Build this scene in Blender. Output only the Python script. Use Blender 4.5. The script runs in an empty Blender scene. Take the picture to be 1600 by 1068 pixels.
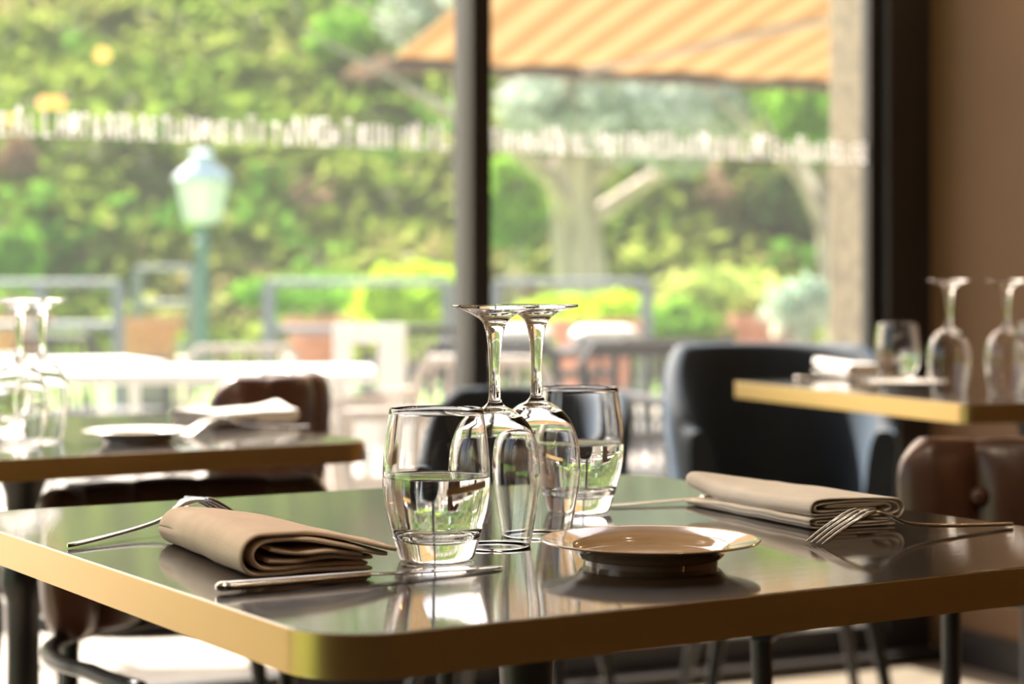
import bpy, bmesh, math, random
from mathutils import Vector, Matrix, noise
PI = math.pi
sc = bpy.context.scene
COL = sc.collection
random.seed(7)

# ------------------------------------------------------------------ camera, world, sun, exposure
CZ = 0.943          # lens height above the dining room floor
F = 3111.0          # focal length in pixels of the 1600 px frame (70 mm)
HY = 450.0          # horizon row
cam_d = bpy.data.cameras.new('camera'); cam = bpy.data.objects.new('camera', cam_d); COL.objects.link(cam)
cam.location = (0, 0, CZ); cam.rotation_euler = (PI/2, 0, 0)
cam_d.lens = 70; cam_d.sensor_width = 36; cam_d.shift_y = -(534-HY)/1600
cam_d.clip_start = 0.05; cam_d.clip_end = 300
cam_d.dof.use_dof = True; cam_d.dof.focus_distance = 1.47; cam_d.dof.aperture_fstop = 5.6
sc.camera = cam
sc.view_settings.view_transform = 'Standard'; sc.view_settings.look = 'None'
sc.view_settings.gamma = 1; sc.view_settings.use_curve_mapping = False
sc.view_settings.exposure = 0.12
sc.cycles.max_bounces = 20; sc.cycles.transmission_bounces = 20; sc.cycles.transparent_max_bounces = 24
sc.cycles.glossy_bounces = 8; sc.cycles.diffuse_bounces = 4
sc.cycles.sample_clamp_indirect = 6.0
SKY_STRENGTH = 0.46
SUN_ENERGY = 18.0
world = bpy.data.worlds.new('sky'); sc.world = world; world.use_nodes = True
wn = world.node_tree; wn.nodes.clear()
_sky = wn.nodes.new('ShaderNodeTexSky'); _sky.sky_type = 'NISHITA'; _sky.sun_disc = False
_sky.sun_elevation = math.radians(42); _sky.sun_rotation = math.radians(-32); _sky.dust_density = 3.0; _sky.air_density = 1.0
_wb = wn.nodes.new('ShaderNodeMixRGB'); _wb.blend_type = 'MULTIPLY'; _wb.inputs[0].default_value = 1; _wb.inputs[2].default_value = (1.0, 0.90, 0.78, 1)
_bg = wn.nodes.new('ShaderNodeBackground'); _bg.inputs[1].default_value = SKY_STRENGTH
_wo = wn.nodes.new('ShaderNodeOutputWorld')
wn.links.new(_sky.outputs[0], _wb.inputs[1]); wn.links.new(_wb.outputs[0], _bg.inputs[0]); wn.links.new(_bg.outputs[0], _wo.inputs[0])
sun_d = bpy.data.lights.new('sun', 'SUN'); sun = bpy.data.objects.new('sun', sun_d); COL.objects.link(sun)
sun_d.energy = SUN_ENERGY; sun_d.angle = math.radians(1.5); sun_d.color = (1, 0.95, 0.86)
sun.rotation_euler = (-Vector((-0.42, 0.68, 0.80))).to_track_quat('-Z', 'Y').to_euler()
sun.location = (-8, 12, 16)

# ------------------------------------------------------------------ frames of reference
def at(px, Y, py=None, z=None):
    """world point at depth Y seen at column px (and row py, or at height z)."""
    x = (px-800)/F*Y
    if z is None: z = CZ-(py-HY)*Y/F
    return Vector((x, Y, z))
def on(px, py, z=0.75):
    """world point of pixel on the horizontal plane z."""
    Y = (CZ-z)*F/(py-HY)
    return Vector(((px-800)/F*Y, Y, z))
WA = math.radians(25)
WP = Vector((0.905, 5.1, 0)); U = Vector((math.cos(WA), math.sin(WA), 0)); N = Vector((math.sin(WA), -math.cos(WA), 0))
def W(u, n, z=0): return WP + U*u + N*n + Vector((0, 0, z))
def u_at(px, n):
    k = (px-800)/F; b = WP+N*n
    return (k*b.y-b.x)/(U.x-k*U.y)
A_ANG = math.radians(32)
AD = Vector((math.cos(A_ANG), math.sin(A_ANG), 0)); BD = Vector((-math.sin(A_ANG), math.cos(A_ANG), 0))

# ------------------------------------------------------------------ materials
def newmat(name):
    m = bpy.data.materials.new(name); m.use_nodes = True
    nt = m.node_tree; b = nt.nodes['Principled BSDF']
    return m, nt, b
def P(name, col, rough=0.5, metal=0, var=0.0, scale=20.0, bump=0.0, bscale=None, spec=None, coat=0, coat_r=0.05, stretch=None, col2=None, rvar=0.0, aniso=0):
    """plain procedural material: base colour mottled by noise, optional bump, coat and roughness variation."""
    m, nt, b = newmat(name)
    L = nt.links.new
    tc = nt.nodes.new('ShaderNodeTexCoord'); mp = nt.nodes.new('ShaderNodeMapping')
    L(tc.outputs['Object'], mp.inputs[0])
    if stretch: mp.inputs['Scale'].default_value = stretch
    nz = nt.nodes.new('ShaderNodeTexNoise'); nz.inputs['Scale'].default_value = scale; nz.inputs['Detail'].default_value = 5
    L(mp.outputs[0], nz.inputs[0])
    rp = nt.nodes.new('ShaderNodeValToRGB')
    c = Vector(col[:3])
    c1 = c*(1-var); c2 = Vector(col2) if col2 else c*(1+var)
    rp.color_ramp.elements[0].position = 0.35; rp.color_ramp.elements[0].color = (*c1, 1)
    rp.color_ramp.elements[1].position = 0.65; rp.color_ramp.elements[1].color = (*[min(1, v) for v in c2], 1)
    L(nz.outputs[0], rp.inputs[0]); L(rp.outputs[0], b.inputs['Base Color'])
    b.inputs['Roughness'].default_value = rough; b.inputs['Metallic'].default_value = metal
    if spec is not None: b.inputs['Specular IOR Level'].default_value = spec
    if coat: b.inputs['Coat Weight'].default_value = coat; b.inputs['Coat Roughness'].default_value = coat_r
    if aniso: b.inputs['Anisotropic'].default_value = aniso
    if rvar:
        mr = nt.nodes.new('ShaderNodeMapRange'); mr.inputs[3].default_value = max(0, rough-rvar); mr.inputs[4].default_value = rough+rvar
        L(nz.outputs[0], mr.inputs[0]); L(mr.outputs[0], b.inputs['Roughness'])
    if bump:
        n2 = nt.nodes.new('ShaderNodeTexNoise'); n2.inputs['Scale'].default_value = bscale or scale*4; n2.inputs['Detail'].default_value = 4
        L(mp.outputs[0], n2.inputs[0])
        bp = nt.nodes.new('ShaderNodeBump'); bp.inputs['Strength'].default_value = bump; bp.inputs['Distance'].default_value = 0.002
        L(n2.outputs[0], bp.inputs['Height']); L(bp.outputs[0], b.inputs['Normal'])
    return m
def glass(name, ior=1.5, col=(1, 1, 1)):
    m, nt, b = newmat(name)
    b.inputs['Transmission Weight'].default_value = 1; b.inputs['Roughness'].default_value = 0
    b.inputs['IOR'].default_value = ior; b.inputs['Base Color'].default_value = (*col, 1)
    return m
def leafmat(name, cols, trans=0.35, nscale=0.6):
    """leaf colours picked per leaf plus slow patches, part translucent."""
    m, nt, b = newmat(name); L = nt.links.new
    g = nt.nodes.new('ShaderNodeNewGeometry'); tc = nt.nodes.new('ShaderNodeTexCoord')
    nz = nt.nodes.new('ShaderNodeTexNoise'); nz.inputs['Scale'].default_value = nscale; nz.inputs['Detail'].default_value = 3
    L(tc.outputs['Object'], nz.inputs[0])
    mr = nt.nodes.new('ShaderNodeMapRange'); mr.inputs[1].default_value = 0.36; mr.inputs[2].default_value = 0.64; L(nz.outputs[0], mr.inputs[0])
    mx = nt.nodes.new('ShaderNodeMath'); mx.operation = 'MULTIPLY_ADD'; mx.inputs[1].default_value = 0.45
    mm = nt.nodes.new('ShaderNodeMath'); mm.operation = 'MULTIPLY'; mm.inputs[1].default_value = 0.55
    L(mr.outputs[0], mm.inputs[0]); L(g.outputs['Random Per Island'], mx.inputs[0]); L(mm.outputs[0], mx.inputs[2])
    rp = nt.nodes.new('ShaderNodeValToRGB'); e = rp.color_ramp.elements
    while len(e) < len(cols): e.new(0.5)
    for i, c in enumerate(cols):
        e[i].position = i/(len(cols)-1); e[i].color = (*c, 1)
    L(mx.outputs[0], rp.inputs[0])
    d = nt.nodes.new('ShaderNodeBsdfDiffuse'); t = nt.nodes.new('ShaderNodeBsdfTranslucent'); ms = nt.nodes.new('ShaderNodeMixShader')
    L(rp.outputs[0], d.inputs[0]); L(rp.outputs[0], t.inputs[0]); ms.inputs[0].default_value = trans
    L(d.outputs[0], ms.inputs[1]); L(t.outputs[0], ms.inputs[2])
    nt.nodes.remove(b); L(ms.outputs[0], nt.nodes['Material Output'].inputs[0])
    return m
M = {}
M['floor'] = P('floor_terrazzo', (0.23, 0.19, 0.14), 0.35, var=0.12, scale=9, bump=0.05)
M['ceiling'] = P('ceiling_paint', (0.30, 0.24, 0.18), 0.8, var=0.03)
M['wall'] = P('wall_brown_paint', (0.155, 0.080, 0.033), 0.75, var=0.05, scale=3)
M['wall_dark'] = P('wall_dark_paint', (0.05, 0.035, 0.028), 0.8, var=0.1, scale=3)
M['bronze'] = P('frame_bronze', (0.018, 0.014, 0.013), 0.38, metal=0.0, var=0.1, scale=8)
M['bronze_lit'] = P('mullion_bronze_lit', (0.034, 0.031, 0.025), 0.5, var=0.08, scale=8, spec=0.2)  # frame bronze made lighter: light on the mullion's side put into the colour
M['alu'] = P('track_aluminium', (0.42, 0.43, 0.45), 0.4, metal=0.9, var=0.05)
M['stone'] = P('pillar_stone', (0.26, 0.215, 0.13), 0.9, var=0.22, scale=22, bump=0.8, bscale=60)
M['brass'] = P('brass_edge', (0.56, 0.385, 0.165), 0.36, metal=1.0, var=0.03, scale=5, stretch=(1, 1, 8), rvar=0.04)
M['iron'] = P('black_cast_iron', (0.012, 0.012, 0.013), 0.34, var=0.1, scale=30, bump=0.1)
M['leather'] = P('brown_leather', (0.085, 0.034, 0.020), 0.32, var=0.22, scale=14, bump=0.25, bscale=220, coat=0.15, coat_r=0.3)
M['leather_dark'] = P('dark_leather', (0.035, 0.030, 0.027), 0.34, var=0.2, scale=14, bump=0.25, bscale=220, coat=0.2, coat_r=0.3)
M['navy'] = P('navy_velvet', (0.007, 0.010, 0.015), 0.75, var=0.15, scale=14, bump=0.2, bscale=200)
M['navy'].node_tree.nodes['Principled BSDF'].inputs['Sheen Weight'].default_value = 0.22
M['navy'].node_tree.nodes['Principled BSDF'].inputs['Sheen Tint'].default_value = (0.40, 0.62, 0.9, 1)  # blue tint imitates skylight along the chair rims
M['linen'] = P('linen_beige', (0.78, 0.60, 0.46), 0.85, var=0.04, scale=40, bump=0.35, bscale=900)
M['linen_pale'] = P('linen_cream', (0.86, 0.78, 0.69), 0.85, var=0.03, scale=40, bump=0.35, bscale=900)
M['linen_white'] = P('linen_white', (0.82, 0.76, 0.71), 0.85, var=0.03, scale=40, bump=0.3, bscale=900)
M['china'] = P('plate_beige_glaze', (0.55, 0.36, 0.21), 0.16, var=0.03, scale=6, coat=1.0, coat_r=0.05)
M['china_white'] = P('plate_cream_glaze', (0.74, 0.66, 0.58), 0.18, var=0.03, scale=6, coat=1.0, coat_r=0.05)
M['steel'] = P('cutlery_steel', (0.62, 0.60, 0.58), 0.16, metal=1.0, var=0.03, rvar=0.04)
M['glass'] = glass('clear_glass', 1.5)
M['water'] = glass('water', 1.33)
M['white_paint'] = P('white_painted_metal', (0.85, 0.85, 0.83), 0.5, var=0.03)
M['grey_rail'] = P('grey_railing_paint', (0.20, 0.245, 0.25), 0.5, var=0.05)
M['grey_chair'] = P('grey_woven_cord', (0.11, 0.11, 0.115), 0.7, var=0.25, scale=60)
M['dark_cord'] = P('dark_woven_cord', (0.028, 0.028, 0.031), 0.75, var=0.25, scale=60)
M['rattan'] = P('pale_rattan', (0.55, 0.48, 0.42), 0.7, var=0.2, scale=60, bump=0.5)
M['teal'] = P('post_teal_paint', (0.10, 0.22, 0.23), 0.5, var=0.08)
M['lantern_paint'] = P('lantern_pale_paint', (0.55, 0.66, 0.74), 0.4, var=0.04)
M['lantern_glass'] = P('lantern_opal_glass', (0.86, 0.88, 0.86), 0.3, var=0.02)
M['terracotta'] = P('terracotta_clay', (0.62, 0.27, 0.16), 0.85, var=0.12, scale=9)
M['bark'] = P('tree_bark', (0.46, 0.39, 0.32), 0.9, var=0.35, scale=3, bump=1.0, bscale=14, stretch=(3, 3, 0.6))
M['terrace'] = P('terrace_paving', (0.32, 0.285, 0.245), 0.85, var=0.2, scale=2.0, bump=0.2)
M['soil'] = P('bank_soil', (0.15, 0.17, 0.055), 0.95, var=0.3, scale=0.7, col2=(0.26, 0.27, 0.09))
M['lawn'] = P('lawn_green', (0.24, 0.40, 0.08), 0.9, var=0.25, scale=1.5)
M['black_plastic'] = P('black_shade', (0.03, 0.03, 0.03), 0.5)
M['letter'] = leafmat('vinyl_white', [(0.95, 0.94, 0.93), (0.98, 0.98, 0.97)], 0.11)
M['shade_metal'] = P('lamp_bronze', (0.25, 0.15, 0.07), 0.35, metal=0.8)

# veneer: dark brown wood with fine grain under a hard gloss lacquer
m, nt, b = newmat('dark_veneer_lacquered'); L = nt.links.new
tc = nt.nodes.new('ShaderNodeTexCoord'); mp = nt.nodes.new('ShaderNodeMapping'); mp.inputs['Scale'].default_value = (2.2, 46, 10)
L(tc.outputs['Object'], mp.inputs[0])
nz = nt.nodes.new('ShaderNodeTexNoise'); nz.inputs['Scale'].default_value = 3.0; nz.inputs['Detail'].default_value = 8; nz.inputs['Roughness'].default_value = 0.65
L(mp.outputs[0], nz.inputs[0])
rp = nt.nodes.new('ShaderNodeValToRGB'); rp.color_ramp.elements[0].position = 0.3; rp.color_ramp.elements[0].color = (0.008, 0.005, 0.0035, 1)
rp.color_ramp.elements[1].position = 0.75; rp.color_ramp.elements[1].color = (0.040, 0.024, 0.014, 1)
L(nz.outputs[0], rp.inputs[0]); L(rp.outputs[0], b.inputs['Base Color'])
b.inputs['Roughness'].default_value = 0.30; b.inputs['Coat Weight'].default_value = 1; b.inputs['Coat Roughness'].default_value = 0.012; b.inputs['Specular IOR Level'].default_value = 0.05
b.inputs['Coat IOR'].default_value = 1.75; b.inputs['IOR'].default_value = 1.55
bp = nt.nodes.new('ShaderNodeBump'); bp.inputs['Strength'].default_value = 0.04; bp.inputs['Distance'].default_value = 0.001
L(nz.outputs[0], bp.inputs['Height']); L(bp.outputs[0], b.inputs['Normal']); L(bp.outputs[0], b.inputs['Coat Normal'])
M['veneer'] = m
# window glass: thin, clear, hazy glare over the view mixed in as white translucence, reflecting by fresnel
m, nt, b = newmat('window_glass'); L = nt.links.new; nt.nodes.remove(b)
tr = nt.nodes.new('ShaderNodeBsdfTransparent'); gl = nt.nodes.new('ShaderNodeBsdfGlossy'); gl.inputs['Roughness'].default_value = 0.0
lw = nt.nodes.new('ShaderNodeLayerWeight'); lw.inputs[0].default_value = 0.5
pw = nt.nodes.new('ShaderNodeMath'); pw.operation = 'POWER'; pw.inputs[1].default_value = 5; L(lw.outputs['Facing'], pw.inputs[0])
fr = nt.nodes.new('ShaderNodeMath'); fr.operation = 'MULTIPLY_ADD'; fr.inputs[1].default_value = 0.96; fr.inputs[2].default_value = 0.042; L(pw.outputs[0], fr.inputs[0])
tl = nt.nodes.new('ShaderNodeBsdfTranslucent'); tl.inputs[0].default_value = (0.95, 0.97, 1.0, 1)
m1 = nt.nodes.new('ShaderNodeMixShader'); m2 = nt.nodes.new('ShaderNodeMixShader'); m1.inputs[0].default_value = 0.022
mu = nt.nodes.new('ShaderNodeMath'); mu.operation = 'MULTIPLY'; mu.inputs[1].default_value = 1.7; mu.use_clamp = True
L(fr.outputs[0], mu.inputs[0]); L(tr.outputs[0], m1.inputs[1]); L(tl.outputs[0], m1.inputs[2])
L(mu.outputs[0], m2.inputs[0]); L(m1.outputs[0], m2.inputs[1]); L(gl.outputs[0], m2.inputs[2]); L(m2.outputs[0], nt.nodes['Material Output'].inputs[0])
M['pane'] = m
# awning canvas: cream and orange stripes, lets light through
m, nt, b = newmat('awning_canvas'); L = nt.links.new; nt.nodes.remove(b)
tc = nt.nodes.new('ShaderNodeTexCoord'); wv = nt.nodes.new('ShaderNodeTexWave'); wv.bands_direction = 'X'; wv.inputs['Scale'].default_value = 1.7; wv.inputs['Distortion'].default_value = 0.3
L(tc.outputs['Object'], wv.inputs[0])
rp = nt.nodes.new('ShaderNodeValToRGB'); rp.color_ramp.elements[0].position = 0.4; rp.color_ramp.elements[0].color = (0.50, 0.355, 0.19, 1)
rp.color_ramp.elements[1].position = 0.62; rp.color_ramp.elements[1].color = (0.60, 0.47, 0.29, 1)
L(wv.outputs[0], rp.inputs[0])
d = nt.nodes.new('ShaderNodeBsdfDiffuse'); t = nt.nodes.new('ShaderNodeBsdfTranslucent'); ms = nt.nodes.new('ShaderNodeMixShader'); ms.inputs[0].default_value = 0.6
L(rp.outputs[0], d.inputs[0]); L(rp.outputs[0], t.inputs[0]); L(d.outputs[0], ms.inputs[1]); L(t.outputs[0], ms.inputs[2]); L(ms.outputs[0], nt.nodes['Material Output'].inputs[0])
M['awning'] = m
M['bronze_cloth'] = P('valance_cloth', (0.30, 0.17, 0.08), 0.9, var=0.05)
def emis(name, col, s):
    m, nt, b = newmat(name); b.inputs['Emission Color'].default_value = (*col, 1); b.inputs['Emission Strength'].default_value = s
    b.inputs['Base Color'].default_value = (*col, 1); return m
M['bulb'] = emis('bulb_glow', (1.0, 0.50, 0.13), 26)
M['downlight'] = emis('added_downlight_glow', (1.0, 0.85, 0.65), 4)  # glow of the added ceiling fixtures

# ------------------------------------------------------------------ mesh helpers
class MB:
    def __init__(s): s.v = []; s.f = []; s.uv = None
    def add(s, vs, fs):
        o = len(s.v); s.v += [tuple(v) for v in vs]; s.f += [tuple(i+o for i in f) for f in fs]; return s
    def xf(s, mtx): s.v = [tuple(mtx @ Vector(v)) for v in s.v]; return s
    def box(s, x0, x1, y0, y1, z0, z1):
        return s.add([(x0, y0, z0), (x1, y0, z0), (x1, y1, z0), (x0, y1, z0), (x0, y0, z1), (x1, y0, z1), (x1, y1, z1), (x0, y1, z1)],
                     [(0, 3, 2, 1), (4, 5, 6, 7), (0, 1, 5, 4), (1, 2, 6, 5), (2, 3, 7, 6), (3, 0, 4, 7)])
    def wbox(s, u0, u1, n0, n1, z0, z1):
        p = [W(u, n, z) for z in (z0, z1) for u, n in ((u0, n1), (u1, n1), (u1, n0), (u0, n0))]
        return s.add(p, [(0, 3, 2, 1), (4, 5, 6, 7), (0, 1, 5, 4), (1, 2, 6, 5), (2, 3, 7, 6), (3, 0, 4, 7)])
    def lathe(s, prof, seg=48, c=(0, 0, 0)):
        vs, fs = [], []
        rows = []
        for r, z in prof:
            if r < 1e-6: rows.append([len(vs)]); vs.append((c[0], c[1], c[2]+z))
            else:
                rows.append(list(range(len(vs), len(vs)+seg)))
                vs += [(c[0]+r*math.cos(2*PI*i/seg), c[1]+r*math.sin(2*PI*i/seg), c[2]+z) for i in range(seg)]
        for a, b in zip(rows, rows[1:]):
            if len(a) == 1 and len(b) == 1: continue
            for i in range(seg):
                j = (i+1) % seg
                if len(a) == 1: fs.append((a[0], b[j], b[i]))
                elif len(b) == 1: fs.append((a[i], a[j], b[0]))
                else: fs.append((a[i], a[j], b[j], b[i]))
        return s.add(vs, fs)
    def tube(s, pts, r, seg=10, closed=False, flat=1.0):
        pts = [Vector(p) for p in pts]; n = len(pts)
        rr = r if isinstance(r, (list, tuple)) else [r]*n
        vs, fs = [], []; up = None
        for i, p in enumerate(pts):
            if closed: t = pts[(i+1) % n]-pts[i-1]
            else: t = pts[min(i+1, n-1)]-pts[max(i-1, 0)]
            t.normalize()
            if up is None: up = Vector((0, 0, 1)) if abs(t.z) < 0.9 else Vector((1, 0, 0))
            a = t.cross(up).normalized(); b = a.cross(t).normalized(); up = b
            vs += [p+(a*math.cos(2*PI*k/seg)+b*math.sin(2*PI*k/seg)*flat)*rr[i] for k in range(seg)]
        m = n if closed else n-1
        for i in range(m):
            for k in range(seg):
                a, b = i*seg, ((i+1) % n)*seg; l = (k+1) % seg
                fs.append((a+k, a+l, b+l, b+k))
        if not closed:
            fs.append(tuple(range(seg))[::-1]); fs.append(tuple((n-1)*seg+k for k in range(seg)))
        return s.add(vs, fs)
    def grid(s, fn, nu, nv, closed_u=False, closed_v=False):
        vs = [fn(i/(nu if closed_u else nu-1), j/(nv if closed_v else nv-1)) for i in range(nu) for j in range(nv)]
        fs = []
        for i in range(nu if closed_u else nu-1):
            for j in range(nv if closed_v else nv-1):
                i2, j2 = (i+1) % nu, (j+1) % nv
                fs.append((i*nv+j, i2*nv+j, i2*nv+j2, i*nv+j2))
        return s.add(vs, fs)
    def build(s, name, mat, parent=None, smooth=True, bevel=0, subsurf=0, solid=0, angle=35, fix=True):
        me = bpy.data.meshes.new(name); me.from_pydata(s.v, [], s.f)
        if fix:
            bm = bmesh.new(); bm.from_mesh(me); bmesh.ops.recalc_face_normals(bm, faces=bm.faces); bm.to_mesh(me); bm.free()
        me.materials.append(M[mat] if isinstance(mat, str) else mat)
        o = bpy.data.objects.new(name, me); COL.objects.link(o)
        if parent: o.parent = parent
        if smooth:
            me.polygons.foreach_set('use_smooth', [True]*len(me.polygons))
            if angle < 180: me.set_sharp_from_angle(angle=math.radians(angle))
        if solid:
            md = o.modifiers.new('thickness', 'SOLIDIFY'); md.thickness = solid; md.offset = 0
        if bevel:
            md = o.modifiers.new('bevel', 'BEVEL'); md.width = bevel; md.segments = 2; md.limit_method = 'ANGLE'; md.angle_limit = math.radians(40); md.harden_normals = True
        if subsurf:
            md = o.modifiers.new('smooth', 'SUBSURF'); md.levels = subsurf; md.render_levels = subsurf
        return o
def tag(o, label=None, cat=None, group=None, kind=None):
    if label: o['label'] = label
    if cat: o['category'] = cat
    if group: o['group'] = group
    if kind: o['kind'] = kind
    return o
def empty(name, loc=(0, 0, 0), rz=0, **k):
    o = bpy.data.objects.new(name, None); COL.objects.link(o); o.location = loc; o.rotation_euler = (0, 0, rz)
    o.empty_display_size = 0.05
    return tag(o, **k)
def struct(name, mb, mat, parent=None, **k):
    o = mb.build(name, mat, parent, **k)
    if not parent: o['kind'] = 'structure'
    return o
KIDS = {}
def copy_tree(o, parent=None):
    c = o.copy(); COL.objects.link(c)
    if parent: c.parent = parent
    for ch in [x for x in list(COL.objects) if x.parent == o]: copy_tree(ch, c)
    return c
def place(proto, used, loc, rz, label, group=None, cat=None, scale=1.0):
    """move the first one, copy the others (with their parts)."""
    if used: o = copy_tree(proto)
    else: o = proto
    o.location = loc; o.rotation_euler = (0, 0, rz); o.scale = (scale,)*3
    o['label'] = label
    if group: o['group'] = group
    elif 'group' in o: del o['group']
    return o

# ------------------------------------------------------------------ the room
UL, UR, NB, HC = -5.2, 0.16, 8.0, 3.1
struct('floor', MB().wbox(UL-0.3, 0.7, 0.0, NB+0.2, -0.1, 0.0), 'floor', smooth=False)
struct('ceiling', MB().wbox(UL-0.3, 0.7, -0.05, NB+0.2, HC, HC+0.2), 'ceiling', smooth=False)
struct('wall_right', MB().wbox(UR, UR+0.25, 0.0, NB, 0, HC), 'wall', smooth=False)
struct('wall_back', MB().wbox(UL-0.3, UR+0.5, NB, NB+0.2, 0, HC), 'wall_dark', smooth=False)
struct('baseboard_right', MB().wbox(UR-0.014, UR, 0.14, NB, 0, 0.09), 'bronze', smooth=False)
struct('wall_front', MB().wbox(UL-0.3, 0.7, -0.08, 0.08, 2.85, HC), 'wall_dark', smooth=False)

w1 = empty('window_1', W(-1.2, 0, 0)); w1['kind'] = 'structure'
def wpart(name, mb, mat, root, **k):
    off = Matrix.Translation(-Vector(root.location)); mb.xf(off)
    return mb.build(name, mat, root, **k)
wpart('jamb', MB().wbox(0.03, UR+0.005, -0.06, 0.06, 0, 2.85), 'bronze', w1, smooth=False)
wpart('jamb_bead', MB().wbox(0.0, 0.03, -0.02, 0.02, 0.03, 2.85), 'bronze', w1, smooth=False)
uR = u_at(768, 0.054); uL = uR-0.046
wpart('mullion', MB().wbox(uL, uR, 0.0, 0.054, 0.03, 2.85), 'bronze', w1, smooth=False, bevel=0.002)
wpart('mullion_lit_side', MB().wbox(uL-0.001, uR-0.004, -0.054, 0.052, 0.03, 2.85), 'bronze_lit', w1, smooth=False)
for uu in (-3.0, -4.6):
    wpart('mullion', MB().wbox(uu-0.04, uu, -0.054, 0.054, 0.03, 2.85), 'bronze', w1, smooth=False, bevel=0.002)
wpart('track', MB().wbox(UL, UR, 0.03, 0.125, 0.0, 0.022), 'alu', w1, smooth=False, bevel=0.003)
wpart('bottom_rail', MB().wbox(UL, UR, -0.03, 0.03, 0.0, 0.085), 'bronze', w1, smooth=False, bevel=0.003)
wpart('track_cover', MB().wbox(UL, UR, 0.115, 0.135, 0.0, 0.028), 'bronze', w1, smooth=False, bevel=0.002)
wpart('head_rail', MB().wbox(UL, UR, -0.05, 0.05, 2.78, 2.85), 'bronze', w1, smooth=False)
for a, b in ((uR, 0.03), (-3.0, uL), (-4.6, -3.04), (UL, -4.64)):
    wpart('pane', MB().add([W(a, 0, 0.08), W(b, 0, 0.08), W(b, 0, 2.79), W(a, 0, 2.79)], [(0, 1, 2, 3)]), 'pane', w1, smooth=False)
# white vinyl lettering running along the glass at chest height; too blurred in the photo to spell, so uneven capital strokes
def lettering(u0, u1, z0, h, seed):
    rnd = random.Random(seed); mb = MB(); u = u0; n = 0.004; t = h*0.12
    def stroke(ua, za, ub, zb, w=t):
        a = Vector((ua, za)); b = Vector((ub, zb)); dd = (b-a).normalized(); pp = Vector((-dd.y, dd.x))*w/2
        q = [a+pp, b+pp, b-pp, a-pp]; mb.add([W(c.x, n, z0+c.y) for c in q], [(0, 1, 2, 3)])
    while u < u1:
        k = rnd.choice('IINHMEDALTVRU'); cap = h*rnd.choice((0.72, 0.78, 0.86, 1.0)); w = cap*rnd.uniform(0.24, 0.40)
        if k == 'I': w = t*1.2; stroke(u, 0, u, cap, t*1.3)
        elif k in 'NHMU':
            stroke(u, 0, u, cap); stroke(u+w, 0, u+w, cap)
            if k == 'N': stroke(u, cap, u+w, 0)
            if k == 'H': stroke(u, cap/2, u+w, cap/2)
            if k == 'M': stroke(u, cap, u+w/2, cap*0.3); stroke(u+w/2, cap*0.3, u+w, cap)
            if k == 'U': stroke(u, t/2, u+w, t/2)
        elif k in 'EDLR':
            stroke(u, 0, u, cap)
            if k in 'EDL': stroke(u, t/2, u+w, t/2)
            if k in 'EDR': stroke(u, cap-t/2, u+w, cap-t/2)
            if k in 'ER': stroke(u, cap/2, u+w, cap/2)
            if k == 'D': stroke(u+w, 0, u+w, cap)
            if k == 'R': stroke(u+w, cap/2, u+w, cap); stroke(u+w*.3, cap/2, u+w, 0)
        elif k == 'A': stroke(u, 0, u+w/2, cap); stroke(u+w, 0, u+w/2, cap); stroke(u+w*.2, cap*.35, u+w*.8, cap*.35)
        elif k == 'V': stroke(u, cap, u+w/2, 0); stroke(u+w, cap, u+w/2, 0)
        elif k == 'T': stroke(u+w/2, 0, u+w/2, cap); stroke(u, cap-t/2, u+w, cap-t/2)
        u += w+t*rnd.uniform(0.9, 2.2)
    return mb
for a, b, sd in ((-2.9, uL-0.03, 3), (uR+0.02, 0.0, 5)):
    o = wpart('lettering', lettering(a, b, 1.263, 0.062, sd), 'letter', w1, smooth=False, fix=False)
    o['label'] = 'white lettering along the glass'

w2 = empty('window_2', W(UL, 4, 0)); w2['kind'] = 'structure'
for nn in (1.0, 2.2, 3.4):
    wpart('mullion', MB().wbox(UL-0.06, UL, nn-0.03, nn+0.03, 0, 2.85), 'bronze', w2, smooth=False)
wpart('bottom_rail', MB().wbox(UL-0.06, UL, 1.0, 3.4, 0, 0.12), 'bronze', w2, smooth=False)
wpart('pane', MB().add([W(UL-0.03, 1.0, 0.1), W(UL-0.03, 3.4, 0.1), W(UL-0.03, 3.4, 2.6), W(UL-0.03, 1.0, 2.6)], [(0, 1, 2, 3)]), 'pane', w2, smooth=False)
struct('wall_left', MB().wbox(UL-0.25, UL+0.0, -0.05, 3.4, 2.6, HC).wbox(UL-0.25, UL, 3.4, NB, 0, HC).wbox(UL-0.25, UL, -0.05, 1.0, 0, 2.6), 'wall_dark', smooth=False)  # unseen wall; solid stretches shaped to cut light on brass and right wall
# stone pillar outside, brick of the facade
struct('pillar', MB().wbox(0.13, 0.9, -0.36, -0.085, -0.05, 3.6), 'stone', smooth=False, bevel=0.01)

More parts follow.
